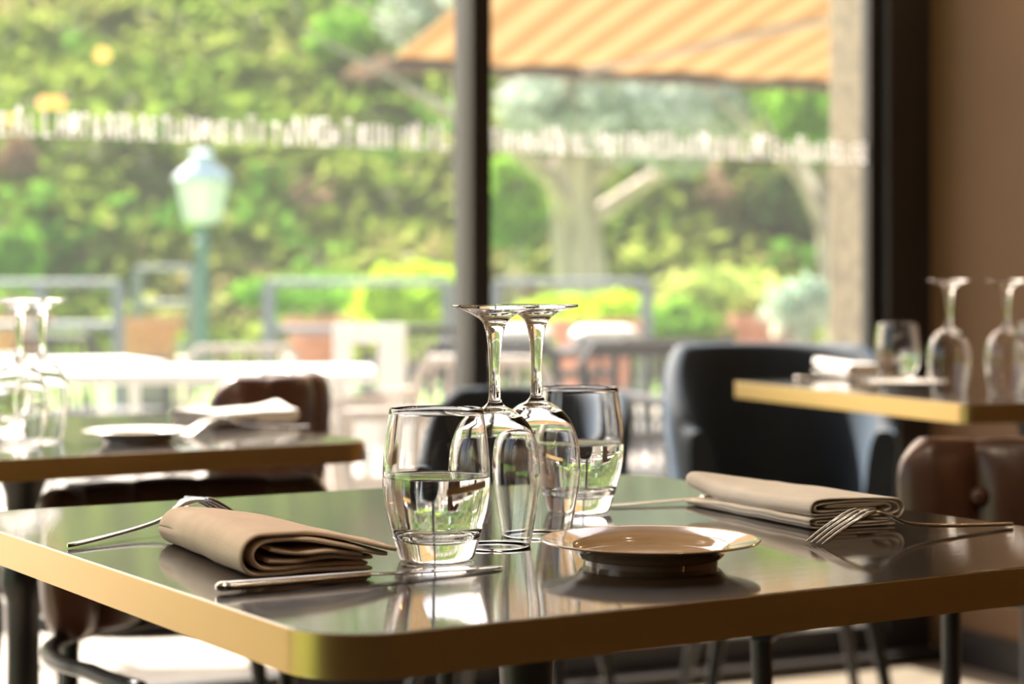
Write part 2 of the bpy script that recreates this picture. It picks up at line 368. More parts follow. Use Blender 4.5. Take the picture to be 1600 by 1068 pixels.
# ------------------------------------------------------------------ lamps of the room and added fill downlights (all above or behind the frame)
def added_fixture(loc, watt, label):  # unseen fixtures added to brighten napkins, tables and room
    r = empty('added_downlight', loc, label=label, cat='lamp', group='added unseen ceiling downlights')
    MB().lathe([(0.055, 0.0), (0.075, 0.0), (0.078, -0.006), (0.066, -0.008), (0.055, 0.0)], 32).build('trim_ring', 'white_paint', r)
    MB().lathe([(0, -0.002), (0.055, -0.002)], 32).build('lens', 'downlight', r)
    ld = bpy.data.lights.new('added_downlight_beam', 'AREA'); ld.shape = 'DISK'; ld.size = 0.11; ld.energy = watt; ld.color = (1, 0.83, 0.62)
    lo = bpy.data.objects.new('added_downlight_beam', ld); COL.objects.link(lo); lo.parent = r; lo.location = (0, 0, -0.012)
for u, n, wt, lb in ((-3.9, 5.2, 5, 'added unseen ceiling downlight behind the photographer'), (-3.6, 2.2, 5, 'added unseen ceiling downlight over the left table'), (-1.6, 3.0, 3, 'added unseen ceiling downlight behind the right table'),
                     (-3.0, 3.2, 20, 'added unseen ceiling downlight over the nearest table'), (-0.5, 5.6, 3, 'added unseen ceiling downlight near the brown wall')):
    added_fixture(W(u, n, HC), wt, lb)
def mirror_lamp(px, py, n0):
    """where a lamp n0 metres inside the window stands if its reflection in the glass is seen at px, py."""
    d = Vector(((px-800)/F, 1, -(py-HY)/F)); nc = (Vector((0, 0, 0))-WP).dot(N); dn = d.dot(N)
    t = (-n0-nc)/dn; v = d*t+Vector((0, 0, CZ)); q = v-WP; return W(q.dot(U), n0, v.z)
def pendant(loc, label, watt):
    r = empty('pendant_lamp', loc, label=label, cat='lamp', group='pendant lamps mirrored in the window')
    MB().lathe([(0, 0.035), (0.02, 0.03), (0.034, 0.012), (0.036, -0.008), (0.026, -0.028), (0, -0.037)], 24).build('bulb', 'bulb', r, angle=180)
    MB().lathe([(0.010, 0.10), (0.022, 0.095), (0.022, 0.035), (0.0, 0.03)], 20).build('socket', 'shade_metal', r)
    MB().tube([(0, 0, 0.095), (0, 0, HC-loc.z)], 0.004, 8).build('cord', 'black_plastic', r)
pendant(mirror_lamp(160, 85, 4.4), 'pendant lamp with bare glowing bulb, highest reflection in the window', 4)
pendant(mirror_lamp(70, 160, 4.9), 'pendant lamp with bare glowing bulb, left of the two paired reflections', 4)
pendant(mirror_lamp(92, 160, 5.3), 'pendant lamp with bare glowing bulb, right of the two paired reflections', 4)
pendant(mirror_lamp(16, 188, 5.6), 'pendant lamp with bare glowing bulb, reflection at the far left edge', 4)

_s = W(UR, 0.70, 1.98)
sr = empty('wall_sconce', _s, WA, label='warm wall sconce on the brown wall just outside the top right of the frame', cat='lamp')
MB().box(-0.02, 0, -0.05, 0.05, -0.05, 0.05).build('backplate', 'shade_metal', sr, smooth=False)
MB().tube([(-0.02, 0, 0), (-0.07, 0, 0), (-0.09, 0, 0.03)], 0.007, 8).build('arm', 'shade_metal', sr)
MB().lathe([(0.045, 0.03), (0.06, 0.14)], 32, (-0.09, 0, 0)).build('shade', 'shade_metal', sr, solid=0.002)
MB().lathe([(0, 0.03), (0.018, 0.04), (0.026, 0.065), (0.018, 0.09), (0, 0.1)], 20, (-0.09, 0, 0)).build('bulb', 'bulb', sr, angle=180)

_ld = bpy.data.lights.new('sconce_light', 'POINT'); _ld.energy = 4.0; _ld.shadow_soft_size = 0.03; _ld.color = (1, 0.62, 0.30)
_lo = bpy.data.objects.new('sconce_light', _ld); COL.objects.link(_lo); _lo.parent = sr; _lo.location = (-0.09, 0, -0.02)

# ------------------------------------------------------------------ tables
def rounded(s, r, k=10):
    pts = []
    for cx, cy, a0 in ((s, s, 0), (-s, s, 90), (-s, -s, 180), (s, -s, 270)):
        for i in range(k+1):
            a = math.radians(a0+90*i/k); pts.append((cx-math.copysign(r, cx)+r*math.cos(a), cy-math.copysign(r, cy)+r*math.sin(a)))
    return pts
def slab(outline, z0, z1):
    n = len(outline); return MB().add([(x, y, z0) for x, y in outline]+[(x, y, z1) for x, y in outline],
        [tuple(range(n))[::-1], tuple(range(n, 2*n))]+[(i, (i+1) % n, n+(i+1) % n, n+i) for i in range(n)])
def make_table(side=0.72, top=0.75, thick=0.026, rad=0.05):
    r = empty('dining_table', cat='table', label='x')
    s = side/2
    slab(rounded(s-0.0015, rad-0.0015), top-thick+0.001, top).build('tabletop', 'veneer', r, smooth=False, bevel=0.0008)
    a = rounded(s, rad); b = rounded(s-0.003, rad-0.003); n = len(a)
    mb = MB(); vs = [(x, y, z) for z in (top-thick, top-0.0006) for x, y in a]+[(x, y, z) for z in (top-thick, top-0.0006) for x, y in b]
    fs = []
    for i in range(n):
        j = (i+1) % n
        fs += [(i, j, n+j, n+i), (2*n+i, 3*n+i, 3*n+j, 2*n+j), (i, 2*n+i, 2*n+j, j), (n+i, n+j, 3*n+j, 3*n+i)]
    mb.add(vs, fs).build('edge_band', 'brass', r, smooth=True, angle=30)
    zt = top-thick
    MB().lathe([(0, zt), (0.16, zt), (0.16, zt-0.008), (0.035, zt-0.02), (0.024, zt-0.05), (0.021, zt-0.10), (0.0215, zt-0.13), (0.030, zt-0.15), (0.0305, zt-0.17),
                (0.022, zt-0.19), (0.021, zt-0.25), (0.023, 0.18), (0.030, 0.12), (0.034, 0.06), (0.034, 0.04)], 28).build('column', 'iron', r)
    mb = MB()
    for k in range(4):
        a = PI/4+k*PI/2
        mb.tube([(0.02*math.cos(a), 0.02*math.sin(a), 0.075), (0.12*math.cos(a), 0.12*math.sin(a), 0.055), (0.26*math.cos(a), 0.26*math.sin(a), 0.022), (0.30*math.cos(a), 0.30*math.sin(a), 0.014)], [0.03, 0.024, 0.016, 0.014], 10)
    mb.build('foot_base', 'iron', r)
    return r
T1 = make_table()
T1.location = (0.0075*1.0+0.0, 1.545, 0)
_c = [on(453.7, 988), on(-76.5, 808), on(984, 739), on(1890, 855)]
T1.location = ((sum(p.x for p in _c)/4), (sum(p.y for p in _c)/4), 0); T1.rotation_euler = (0, 0, A_ANG)
T1['label'] = 'dark glossy dining table with brass edge, nearest one, set with tumblers and two napkins'
T2 = make_table(side=0.68)
_C = on(581, 689); _a = math.radians(34); _A = Vector((math.cos(_a), math.sin(_a), 0)); _B = Vector((-math.sin(_a), math.cos(_a), 0))
T2.location = (_C-_A*0.33+_B*0.34).xy.to_3d(); T2.rotation_euler = (0, 0, _a)
T2['label'] = 'dark dining table with brass edge behind the nearest table, carrying a white napkin and plate'
ZR = 0.776
T3 = make_table(side=0.76, top=ZR, rad=0.02, thick=0.029)
_C3 = on(1509, 631, ZR); _a3 = math.radians(20); _A3 = Vector((math.cos(_a3), math.sin(_a3), 0)); _B3 = Vector((-math.sin(_a3), math.cos(_a3), 0))
T3.location = (_C3+_A3*0.38+_B3*0.38).xy.to_3d(); T3.rotation_euler = (0, 0, _a3)
T3['label'] = 'dining table with bright brass edge beside the brown wall and window post'

# ------------------------------------------------------------------ glassware
def cr(pts, k=6):
    """Catmull-Rom through 2-D points."""
    out = []; n = len(pts)
    for i in range(n-1):
        p0, p1, p2, p3 = [Vector(pts[max(0, min(n-1, j))]) for j in (i-1, i, i+1, i+2)]
        for s in range(k):
            t = s/k; out.append(tuple(0.5*((2*p1)+(-p0+p2)*t+(2*p0-5*p1+4*p2-p3)*t*t+(-p0+3*p1-3*p2+p3)*t**3)))
    out.append(tuple(pts[-1])); return out
def make_tumbler(water):
    r = empty('tumbler', cat='glass', label='x')
    outer = cr([(0.0255, 0.0008), (0.0275, 0.004), (0.0315, 0.018), (0.0362, 0.036), (0.0383, 0.054), (0.0374, 0.075), (0.0335, 0.1072)])
    inner = cr([(0.0322, 0.1072), (0.0361, 0.075), (0.0369, 0.056), (0.0345, 0.037), (0.0295, 0.023), (0.020, 0.0165)])
    prof = [(0, 0.002), (0.019, 0.002), (0.0235, 0.0)]+outer+[(0.0329, 0.1078)]+inner+[(0.010, 0.0148), (0, 0.0142)]
    MB().lathe(prof, 72).build('glass_wall', 'glass', r, angle=180)
    if water:
        def ri(z):
            q = sorted([(b, a) for a, b in inner])
            for (z0, r0), (z1, r1) in zip(q, q[1:]):
                if z0 <= z <= z1: return r0+(r1-r0)*(z-z0)/(z1-z0)
            return 0
        zs = [0.0170, 0.020, 0.024, 0.030, 0.036, 0.042, 0.048, 0.054, WLEV]
        wp = [(0, 0.0138), (0.010, 0.0144)]+[(ri(z)+0.0003, z) for z in zs]
        wp += [(ri(WLEV)-0.0012, WLEV-0.0008), (ri(WLEV)-0.004, WLEV-0.0012), (0, WLEV-0.0012)]
        MB().lathe(wp, 72).build('water', 'water', r, angle=60)
    return r
WLEV = 0.0600
TBW = make_tumbler(True)
def on0(px, py, z=0.75): return on(px, py, z)
tG = None
gl1 = place(TBW, False, on(682, 874), 0, 'water tumbler nearest the camera, left of the upside-down wine glasses', 'water tumblers')
gl2 = place(TBW, True, on(905, 799), 0.4, 'water tumbler behind the right wine glass on the nearest table', 'water tumblers')
def make_wine():
    r = empty('wine_glass', cat='glass', label='x')
    h = 0.1805                       # stands on its rim
    out = cr([(0.0268, 0.0), (0.0300, 0.018), (0.0335, 0.040), (0.0345, 0.056), (0.0322, 0.076), (0.0255, 0.092), (0.0150, 0.1015), (0.0075, 0.1055), (0.0046, 0.112), (0.0042, 0.130), (0.0052, 0.150),
              (0.0075, 0.163), (0.0110, 0.1695), (0.0200, 0.1750), (0.0325, 0.1785)], 5)
    inn = cr([(0.0100, 0.0995), (0.0245, 0.0900), (0.0312, 0.0755), (0.0334, 0.056), (0.0325, 0.040), (0.0290, 0.018), (0.0258, 0.0)], 5)
    prof = out+[(0.0330, 0.1795), (0.0325, h), (0.020, h-0.0006), (0, h-0.0010)]
    MB().lathe([(0, 0.1010)]+inn+prof, 72).build('bowl_stem_and_foot', 'glass', r, angle=180)
    return r
WG = make_wine()
place(WG, False, on(773, 853.5), 0, 'upside-down wine glass just right of the nearest tumbler', 'upturned wine glasses')
place(WG, True, on(838, 836), 0.3, 'upside-down wine glass standing in front of the back tumbler', 'upturned wine glasses')
place(WG, True, on(30, 700), 0.3, 'upside-down wine glass at the left edge on the table behind', 'upturned wine glasses')
place(WG, True, on(65, 690), 0.9, 'upside-down wine glass beside the plate on the table behind', 'upturned wine glasses')
place(WG, True, on(1483, 617, ZR), 0.2, 'upside-down wine glass beside the tumbler on the table by the brown wall', 'upturned wine glasses')
place(WG, True, on(1573, 615, ZR), 0.5, 'upside-down wine glass farther right on the table by the brown wall', 'upturned wine glasses')
place(TBW, True, on(1402, 601, ZR), 0.1, 'water tumbler at the far corner of the table by the brown wall', 'water tumblers')
place(TBW, True, on(1622, 600, ZR), 0.1, 'water tumbler cut by the right edge of the picture', 'water tumblers')
place(TBW, True, on(2, 672), 0.1, 'water tumbler behind the left wine glass on the table behind', 'water tumblers')

# ------------------------------------------------------------------ plates
def make_plate(mat, R):
    r = empty('side_plate', cat='plate', label='x')
    k = R/0.072
    top = cr([(0, 0.0060), (0.038, 0.0062), (0.047, 0.0075), (0.0535, 0.0120), (0.0715, 0.0165)], 6)
    bot = cr([(0.0718, 0.0150), (0.053, 0.0098), (0.047, 0.0045), (0.0445, 0.0035)], 5)
    prof = top+[(0.0724, 0.0158)]+bot+[(0.0440, 0.0), (0.0415, 0.0), (0.0405, 0.0032), (0, 0.0035)]
    MB().lathe([(a*k, b*k) for a, b in prof], 80).build('dish', mat, r, angle=60)
    return r
PL = make_plate('china', 0.077)
place(PL, False, on(1016, 879), 0, 'beige side plate right of the glasses on the nearest table')
PW = make_plate('china_white', 0.069)
place(PW, False, on(215, 690), 0, 'cream side plate near the edge of the table behind')
place(PW, True, on(1415, 609, ZR), 0, 'cream side plate in front of the tumbler by the brown wall')

# ------------------------------------------------------------------ napkins
def napkin(name, mat, paths, length, b_fn, a_end, seed, thick=0.0019):
    """cloth folded into layers: each path is a section (a, z) in mm, run along b; b_fn(a, s) warps the long direction."""
    rnd = random.Random(seed); mb = MB()
    for pi, (path, rise) in enumerate(paths):
        pts = cr([(a/1000, z/1000) for a, z in path], 5)
        nb = 34
        def fn(s, t, pts=pts, rise=rise, pi=pi):
            i = t*(len(pts)-1); k = min(int(i), len(pts)-2); f = i-k
            a = pts[k][0]*(1-f)+pts[k+1][0]*f; z = pts[k][1]*(1-f)+pts[k+1][1]*f
            b = b_fn(a, s, z)*length
            a2 = a*(1+(a_end-1)*s)
            q = Vector((a2*30, b*22, z*25+pi*3+seed))
            z2 = z+rise(s, a, z)+0.0012*noise.noise(q)*min(1, z/0.004)
            a2 += 0.0012*noise.noise(q+Vector((5, 5, 5)))
            return (a2, b, max(0.0011, z2))
        mb.grid(fn, nb, len(pts))
    return mb.build(name, mat, None, solid=thick, subsurf=1, angle=180)
L0 = lambda s, a, z: 0.0
drp = lambda s, a, z: -0.004*s*(z > 0.015)+0.002*math.sin(s*PI)*(z > 0.015)
np1 = napkin('folded_napkin', 'linen', [
    ([(92, 1.8), (60, 1.8), (16, 1.8), (3, 4), (-3, 12), (-1, 22), (7, 28), (20, 29), (50, 27), (72, 23), (88, 19), (98, 16.5), (106, 15)], drp),
    ([(90, 5.4), (60, 5.4), (20, 5.4), (9, 9), (5.5, 16), (9, 22), (20, 25), (50, 23), (70, 19), (86, 15), (95, 13), (101, 12.2)], drp),
    ([(16, 10), (40, 9), (62, 11.5), (80, 9), (92, 9.4)], L0),
    ([(18, 18.5), (36, 15), (56, 16.5), (72, 14), (84, 12)], L0)],
    0.205, lambda a, s, z: s*(1-0.20*max(0, a-0.03)/0.09)+0.02*math.sin(a*40)+0.03*math.sin(z*260)*(a > 0.04)*(1-s), 0.86, 11, 0.0032)
np1.location = on(383, 905); np1.rotation_euler = (0, 0, math.radians(25))
tag(np1, 'beige folded napkin at the left of the nearest table, over a fork', 'napkin', 'folded linen napkins')
up = lambda s, a, z: 0.009*max(0, s-0.62)**2/0.144*(1-min(1, a/0.07)) - 0.002*s
dn = lambda s, a, z: -0.004*max(0, s-0.6)/0.4*(z > 0.006)
np2 = napkin('folded_napkin', 'linen_pale', [
    ([(82, 1.4), (45, 1.4), (5, 1.4), (0, 3), (-1, 5.5), (3, 9), (45, 9.5), (80, 9.2)], dn),
    ([(76, 4.0), (45, 4), (8, 4.2), (5, 5.6), (9, 7), (45, 7)], dn),
    ([(60, 12), (25, 11.6), (5, 11.6), (0.5, 13), (-0.5, 17), (3, 22), (14, 23.4), (50, 23.2), (78, 22.5), (86, 20), (89, 14), (85, 8), (76, 6.5), (60, 6.5)], up),
    ([(64, 14.4), (25, 14), (8, 14.2), (4, 17), (9, 20), (45, 20.6), (74, 20), (82, 17.5), (84, 13), (80, 10.5), (66, 10)], up),
    ([(70, 17), (25, 16.6), (14, 17.4), (25, 18.2), (50, 18.4), (72, 17.6), (76, 14), (70, 12)], L0)],
    0.205, lambda a, s, z: s*(1-0.16*min(1, max(0, a)/0.07)), 0.9, 23)
np2.location = on(1268, 828); np2.rotation_euler = (0, 0, math.radians(24))
tag(np2, 'cream folded napkin at the right of the nearest table, behind a fork', 'napkin', 'folded linen napkins')
np3 = np2.copy(); np3.data = np2.data.copy(); np3.data.materials[0] = M['linen_white']; COL.objects.link(np3)
np3.location = on(268, 667); np3.rotation_euler = (0, 0, math.radians(-38))
np3['label'] = 'white folded napkin behind the plate on the table behind'
np4 = np3.copy(); COL.objects.link(np4); np4.location = on(1330, 590, ZR)+Vector((0, 0.03, 0)); np4.rotation_euler = (0, 0, math.radians(10))
np4['label'] = 'white folded napkin on the table by the brown wall, left of its tumbler'

# ------------------------------------------------------------------ cutlery
def make_fork():
    r = empty('fork', cat='fork', label='x')
    # x along the fork from tine tips; z profile of a fork lying tines down
    def zc(x):
        q = cr([(0, 0.0015), (0.02, 0.0115), (0.042, 0.0205), (0.058, 0.0225), (0.075, 0.0180), (0.095, 0.0105), (0.125, 0.0066), (0.17, 0.0040), (0.212, 0.0024)], 8)
        for (a, b), (c, d) in zip(q, q[1:]):
            if a <= x <= c: return b+(d-b)*(x-a)/(c-a)
        return q[-1][1]
    def wd(x):
        q = [(0.040, 0.0122), (0.050, 0.0128), (0.060, 0.0110), (0.070, 0.0068), (0.080, 0.0034), (0.100, 0.0026), (0.14, 0.0036), (0.19, 0.0056), (0.205, 0.0056), (0.2095, 0.0040), (0.2118, 0.0006)]
        if x <= q[0][0]: return q[0][1]
        for (a, b), (c, d) in zip(q, q[1:]):
            if a <= x <= c: return b+(d-b)*(x-a)/(c-a)
        return q[-1][1]
    mb = MB(); nx = 48
    def sec(u, v):
        x = 0.046+(0.2118-0.046)*u; w = wd(x); th = 0.0011 if x < 0.075 else 0.0015
        a = 2*PI*v
        return (x, w*math.cos(a)*(1-0.0*v), zc(x)+th*math.sin(a)-0.0012*(abs(math.cos(a))**2 if x < 0.075 else 0)*0.8)
    mb.grid(sec, nx, 16, closed_v=True)
    mb.add([sec(1, k/16) for k in range(16)], [tuple(range(16))]); mb.add([sec(0, k/16) for k in range(16)], [tuple(range(16))])
    mb.build('handle', 'steel', r, angle=60)
    for k in range(4):
        y = -0.0102+k*0.0068
        pts = [(x, y*(0.9+0.1*x/0.05), zc(x)) for x in [0.0, 0.006, 0.014, 0.022, 0.030, 0.038, 0.046, 0.052]]
        MB().tube(pts, [0.0007, 0.0012, 0.0015, 0.0017, 0.0018, 0.0020, 0.0022, 0.0020], 10, flat=0.75).build('tine', 'steel', r, angle=60)
    return r
FK = make_fork()
def lay(proto, used, p0, p1, label, group, cat=None):
    d = p1-p0; return place(proto, used, p0, math.atan2(d.y, d.x), label, group)
lay(FK, False, on(1272, 851), on(1566, 824), 'steel fork lying tines down in front of the right-hand cream napkin', 'steel forks')
o = lay(FK, True, on(392, 812), on(105, 857), 'steel fork under the beige napkin, handle sticking out left', 'steel forks')
p1 = on(105, 857); p0 = on(425, 800); d = (p0-p1).normalized(); o.location = p1+d*0.212; o.rotation_euler = (0, 0, math.atan2(-d.y, -d.x))
o.rotation_euler = (0, 0, math.atan2(-d.y, -d.x))
lay(FK, True, on(290, 681), on(440, 671), 'steel fork beside the white napkin on the table behind', 'steel forks')
def make_knife():
    r = empty('table_knife', cat='knife', label='x')
    mb = MB()
    def h(u, v):
        x = 0.108*u; a = 2*PI*v; w = 0.0068-0.0022*u; w *= min(1, math.sqrt(max(0.02, u/0.04))) if u < 0.04 else 1
        return (x, w*math.cos(a), 0.0042+0.0032*(1-0.25*u)*math.sin(a)*(0.6 if u < 0.01 else 1))
    mb.grid(h, 30, 16, closed_v=True); mb.add([h(1, k/16) for k in range(16)], [tuple(range(16))]); mb.add([h(0, k/16) for k in range(16)], [tuple(range(16))])
    mb.build('handle', 'steel', r, angle=60)
    mb = MB()
    def bl(u, v):
        x = 0.106+0.106*u; a = 2*PI*v; w = 0.0085*min(1, 0.45+u*4)*(1 if u < 0.8 else math.sqrt(max(0.0, 1-((u-0.8)/0.2)**2)*0.98+0.02))
        return (x, w*math.cos(a)+0.001, 0.0042-0.0028*u+0.0009*math.sin(a))
    mb.grid(bl, 30, 16, closed_v=True); mb.add([bl(1, k/16) for k in range(16)], [tuple(range(16))]); mb.add([bl(0, k/16) for k in range(16)], [tuple(range(16))])
    mb.build('blade', 'steel', r, angle=60)
    return r
KN = make_knife()
lay(KN, False, on(337, 927), on(780, 889), 'steel knife in front of the beige napkin and nearest tumbler', 'steel table knives')
_p = on(940, 793); _q = on(1062, 786); _d = (_q-_p).normalized()
o = place(KN, True, _p+_d*0.212, math.atan2(-_d.y, -_d.x), 'steel knife behind the plate with its handle beyond the cream napkin', 'steel table knives')
lay(KN, True, on(1242, 594, ZR), on(1420, 596, ZR), 'steel knife at the left corner of the table by the brown wall', 'steel table knives')

# ------------------------------------------------------------------ chairs
def make_armchair(mat, label):
    """bistro armchair: tufted band backrest on a horseshoe rail at arm height, legs up to the rail, round seat; faces -y."""
    r = empty('armchair', cat='chair', label=label)
    R = 0.235; span = 118; nch = 5
    def band(u, v):
        ang = math.radians(90+span*(0.5-u)*1.0)          # from one wing round the back to the other
        ph = (u*nch) % 1.0; puff = abs(math.sin(PI*u*nch))**0.45
        a = 2*PI*v; ca, sa = math.cos(a), math.sin(a)
        endf = min(1, (min(u, 1-u)/0.07))**0.5 if min(u, 1-u) < 0.07 else 1.0
        hh = (0.098+0.006*puff)*(0.55+0.45*endf); th = (0.017+0.019*puff)*(0.25+0.75*endf)
        dz = hh*math.copysign(abs(sa)**0.55, sa); dr = th*math.copysign(abs(ca)**0.7, ca)
        pinch = math.exp(-((dz-0.03)/0.035)**2)*math.exp(-(min(ph, 1-ph)/0.16)**2) if 0.5/nch < u < 1-0.5/nch else 0
        if ca < 0: dr += 0.006*pinch
        rr = R+dr+0.015*(dz+0.1)/0.2
        return (rr*math.cos(ang), rr*math.sin(ang)*1.02, 0.705+dz)
    mb = MB().grid(band, 97, 28, closed_v=True)
    mb.add([band(0, k/28) for k in range(28)], [tuple(range(28))]); mb.add([band(1, k/28) for k in range(28)], [tuple(range(28))])
    bk = mb.build('backrest', mat, r, angle=180)
    for k in range(1, nch):
        ang = math.radians(90+span*(0.5-k/nch)); rr = R-0.016
        MB().lathe([(0, 0.008), (0.008, 0.006), (0.013, 0.0), (0.008, -0.006), (0, -0.008)], 16).xf(Matrix.Translation((rr*math.cos(ang), rr*math.sin(ang)*1.02, 0.735)) @ Matrix.Rotation(ang, 4, 'Z') @ Matrix.Rotation(PI/2, 4, 'Y')).build('button', mat, bk, angle=180)
    pts = []
    for k in range(41):
        a = math.radians(-18+216*k/40); pts.append((0.245*math.cos(a), 0.245*math.sin(a), 0.603))
    pts = [(0.215, -0.20, 0.600), (0.232, -0.14, 0.603)]+pts+[(-0.232, -0.14, 0.603), (-0.215, -0.20, 0.600)]
    MB().tube(pts, 0.0125, 12, flat=0.8).build('arm_rail', 'iron', r, angle=60)
    MB().lathe([(0, 0.435), (0.19, 0.435), (0.222, 0.445), (0.228, 0.462), (0.215, 0.478), (0.15, 0.486), (0, 0.488)], 48).build('seat', mat, r, angle=60)
    MB().tube([(0.215*math.cos(2*PI*k/40), 0.215*math.sin(2*PI*k/40), 0.425) for k in range(40)], 0.011, 10, closed=True).build('seat_frame', 'iron', r, angle=60)
    for sx in (-1, 1):
        MB().tube([(sx*0.215, -0.20, 0.600), (sx*0.212, -0.195, 0.43), (sx*0.235, -0.225, 0.0)], [0.012, 0.0125, 0.009], 10).build('leg', 'iron', r, angle=60)
        MB().tube([(sx*0.165, 0.185, 0.61), (sx*0.168, 0.19, 0.43), (sx*0.205, 0.25, 0.0)], [0.012, 0.0125, 0.009], 10).build('leg', 'iron', r, angle=60)
    return r
AC = make_armchair('leather', 'x')
def face(deg): return math.radians(deg)
g = 'tufted leather armchairs'
place(AC, False, at(1583, 2.16, z=0), face(-38), 'brown tufted leather armchair at the right of the nearest table', g, scale=0.945)
place(AC, True, Vector((-0.325, 2.34, 0)), face(32), 'brown tufted armchair between the two left-hand tables, top below the brass edge', g, scale=0.87)
place(AC, True, Vector((-0.58, 3.22, 0)), face(-92), 'brown tufted armchair behind the white napkin on the table behind', g, scale=1.0)


def make_tub():
    r = empty('tub_chair', cat='chair', label='x')
    def wall(u, v):
        """horseshoe shell, u round the horseshoe, v round the wall section."""
        ang = math.radians(-28+236*u); a = 2*PI*v; ca, sa = math.cos(a), math.sin(a)
        back = max(0, math.sin(ang))
        top = 0.66+0.165*min(1, max(0, (math.sin(ang)+0.30)/0.85))**0.8; bot = 0.30
        mid = (top+bot)/2; hh = (top-bot)/2
        z = mid+hh*math.copysign(abs(sa)**0.35, sa)
        th = 0.030*math.copysign(abs(ca)**0.6, ca)
        flare = 0.78+0.24*(z-bot)/(0.825-bot)
        return ((0.222*flare+th)*math.cos(ang), (0.27*flare+th)*math.sin(ang)+0.02, z)
    mb = MB().grid(wall, 72, 28, closed_v=True)
    mb.add([wall(0, k/28) for k in range(28)], [tuple(range(28))]); mb.add([wall(1, k/28) for k in range(28)], [tuple(range(28))])
    mb.build('shell', 'navy', r, angle=180)
    MB().lathe([(0, 0.33), (0.20, 0.33), (0.218, 0.345), (0.22, 0.42), (0.205, 0.452), (0.14, 0.462), (0, 0.464)], 40).xf(Matrix.Translation((0, -0.01, 0))).build('seat', 'navy', r, angle=60)
    for sx in (-1, 1):
        for sy in (-1, 1):
            MB().tube([(sx*0.14, sy*0.14, 0.34), (sx*0.20, sy*0.20, 0.0)], [0.016, 0.009], 10).build('leg', 'iron', r, angle=60)
    return r
TC = make_tub()
place(TC, False, at(1225, 4.05, z=0), face(2), 'navy velvet tub chair behind the table by the brown wall', 'velvet tub chairs', scale=1.0)
place(TC, True, at(800, 3.82, z=0), face(-20), 'low dark tub chair with pale sheen on its top, behind the glasses', 'velvet tub chairs', scale=0.90)

# ------------------------------------------------------------------ outside: ground
GZ = -0.03
struct('terrace', MB().add([W(-9, -0.03, GZ), W(9, -0.03, GZ), W(12, -11, GZ), W(-12, -11, GZ)], [(0, 1, 2, 3)]), 'terrace', smooth=False)
struct('lawn', MB().add([(-30, -20, -0.06), (30, -20, -0.06), (30, 30, -0.06), (-30, 30, -0.06)], [(0, 1, 2, 3)]), 'lawn', smooth=False)
def hillz(x, y):
    t = max(0.0, y-21.0)
    return -0.1+0.475*t*min(1, 0.35+t*0.12)+0.7*noise.noise(Vector((x*0.22, y*0.22, 3)))*min(1, t*0.3)+0.25*noise.noise(Vector((x*0.8, y*0.8, 9)))*min(1, t*0.3)
mb = MB().grid(lambda u, v: (-30+64*u, 21+30*v, hillz(-30+64*u, 21+30*v)), 110, 70)
struct('hillside', mb, 'soil', smooth=True, angle=180)

def leaves(n, sampler, size, seed, flat=0.0):
    """n separate bent leaves; sampler gives a centre and a preferred normal."""
    rnd = random.Random(seed); mb = MB(); V = mb.v; Fc = mb.f
    for i in range(n):
        c, nn = sampler(rnd)
        d = Vector((rnd.gauss(0, 1), rnd.gauss(0, 1), rnd.gauss(0, 1)))
        if nn is not None: d = d*0.7+nn*1.2
        d.normalize(); a = d.orthogonal().normalized()
        a = Matrix.Rotation(rnd.uniform(0, 2*PI), 3, d) @ a; b = d.cross(a); s = size*rnd.uniform(0.6, 1.35)
        k = len(V)
        V += [tuple(c-a*s), tuple(c+b*s*0.5+d*s*0.08), tuple(c+a*s), tuple(c-b*s*0.5+d*s*0.08)]
        Fc.append((k, k+1, k+2, k+3))
    return mb
def ball(c, r, rnd, lo=0.75):
    while True:
        v = Vector((rnd.uniform(-1, 1), rnd.uniform(-1, 1), rnd.uniform(-1, 1)))
        if 0.01 < v.length <= 1: break
    u = v.normalized(); k = lo+(1-lo)*rnd.random()
    return Vector((c[0]+u.x*r[0]*k, c[1]+u.y*r[1]*k, c[2]+u.z*r[2]*k)), u
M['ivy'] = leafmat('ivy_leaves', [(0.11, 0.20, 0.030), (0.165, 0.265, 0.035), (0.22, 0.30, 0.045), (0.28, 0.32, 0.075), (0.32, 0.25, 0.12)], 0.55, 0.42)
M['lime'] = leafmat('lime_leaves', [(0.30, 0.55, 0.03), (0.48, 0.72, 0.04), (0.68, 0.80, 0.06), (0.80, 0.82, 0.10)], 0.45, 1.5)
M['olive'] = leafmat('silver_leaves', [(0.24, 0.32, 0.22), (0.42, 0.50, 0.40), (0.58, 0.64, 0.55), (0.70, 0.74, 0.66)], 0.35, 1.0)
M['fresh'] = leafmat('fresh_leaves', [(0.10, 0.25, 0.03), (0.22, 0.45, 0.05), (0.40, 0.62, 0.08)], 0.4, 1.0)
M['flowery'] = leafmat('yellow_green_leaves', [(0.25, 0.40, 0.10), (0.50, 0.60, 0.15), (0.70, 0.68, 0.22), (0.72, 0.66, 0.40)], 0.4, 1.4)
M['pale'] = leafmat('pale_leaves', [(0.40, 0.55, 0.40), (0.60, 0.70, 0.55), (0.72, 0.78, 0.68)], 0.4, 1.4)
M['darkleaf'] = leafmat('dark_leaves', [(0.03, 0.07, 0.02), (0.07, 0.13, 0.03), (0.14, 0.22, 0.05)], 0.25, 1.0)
M['drybrush'] = leafmat('dry_leaves', [(0.30, 0.20, 0.12), (0.45, 0.30, 0.20), (0.55, 0.40, 0.28)], 0.3, 1.0)
def hs(rnd):
    x = rnd.uniform(-17, 19); y = 21.2+25*rnd.random()**1.1; z = hillz(x, y)
    return Vector((x, y, z+rnd.uniform(0.0, 0.35))), Vector((-0.25, -0.1, 0.95))
o = leaves(72000, hs, 0.15, 5).build('ivy_groundcover', 'ivy', smooth=False, fix=False)
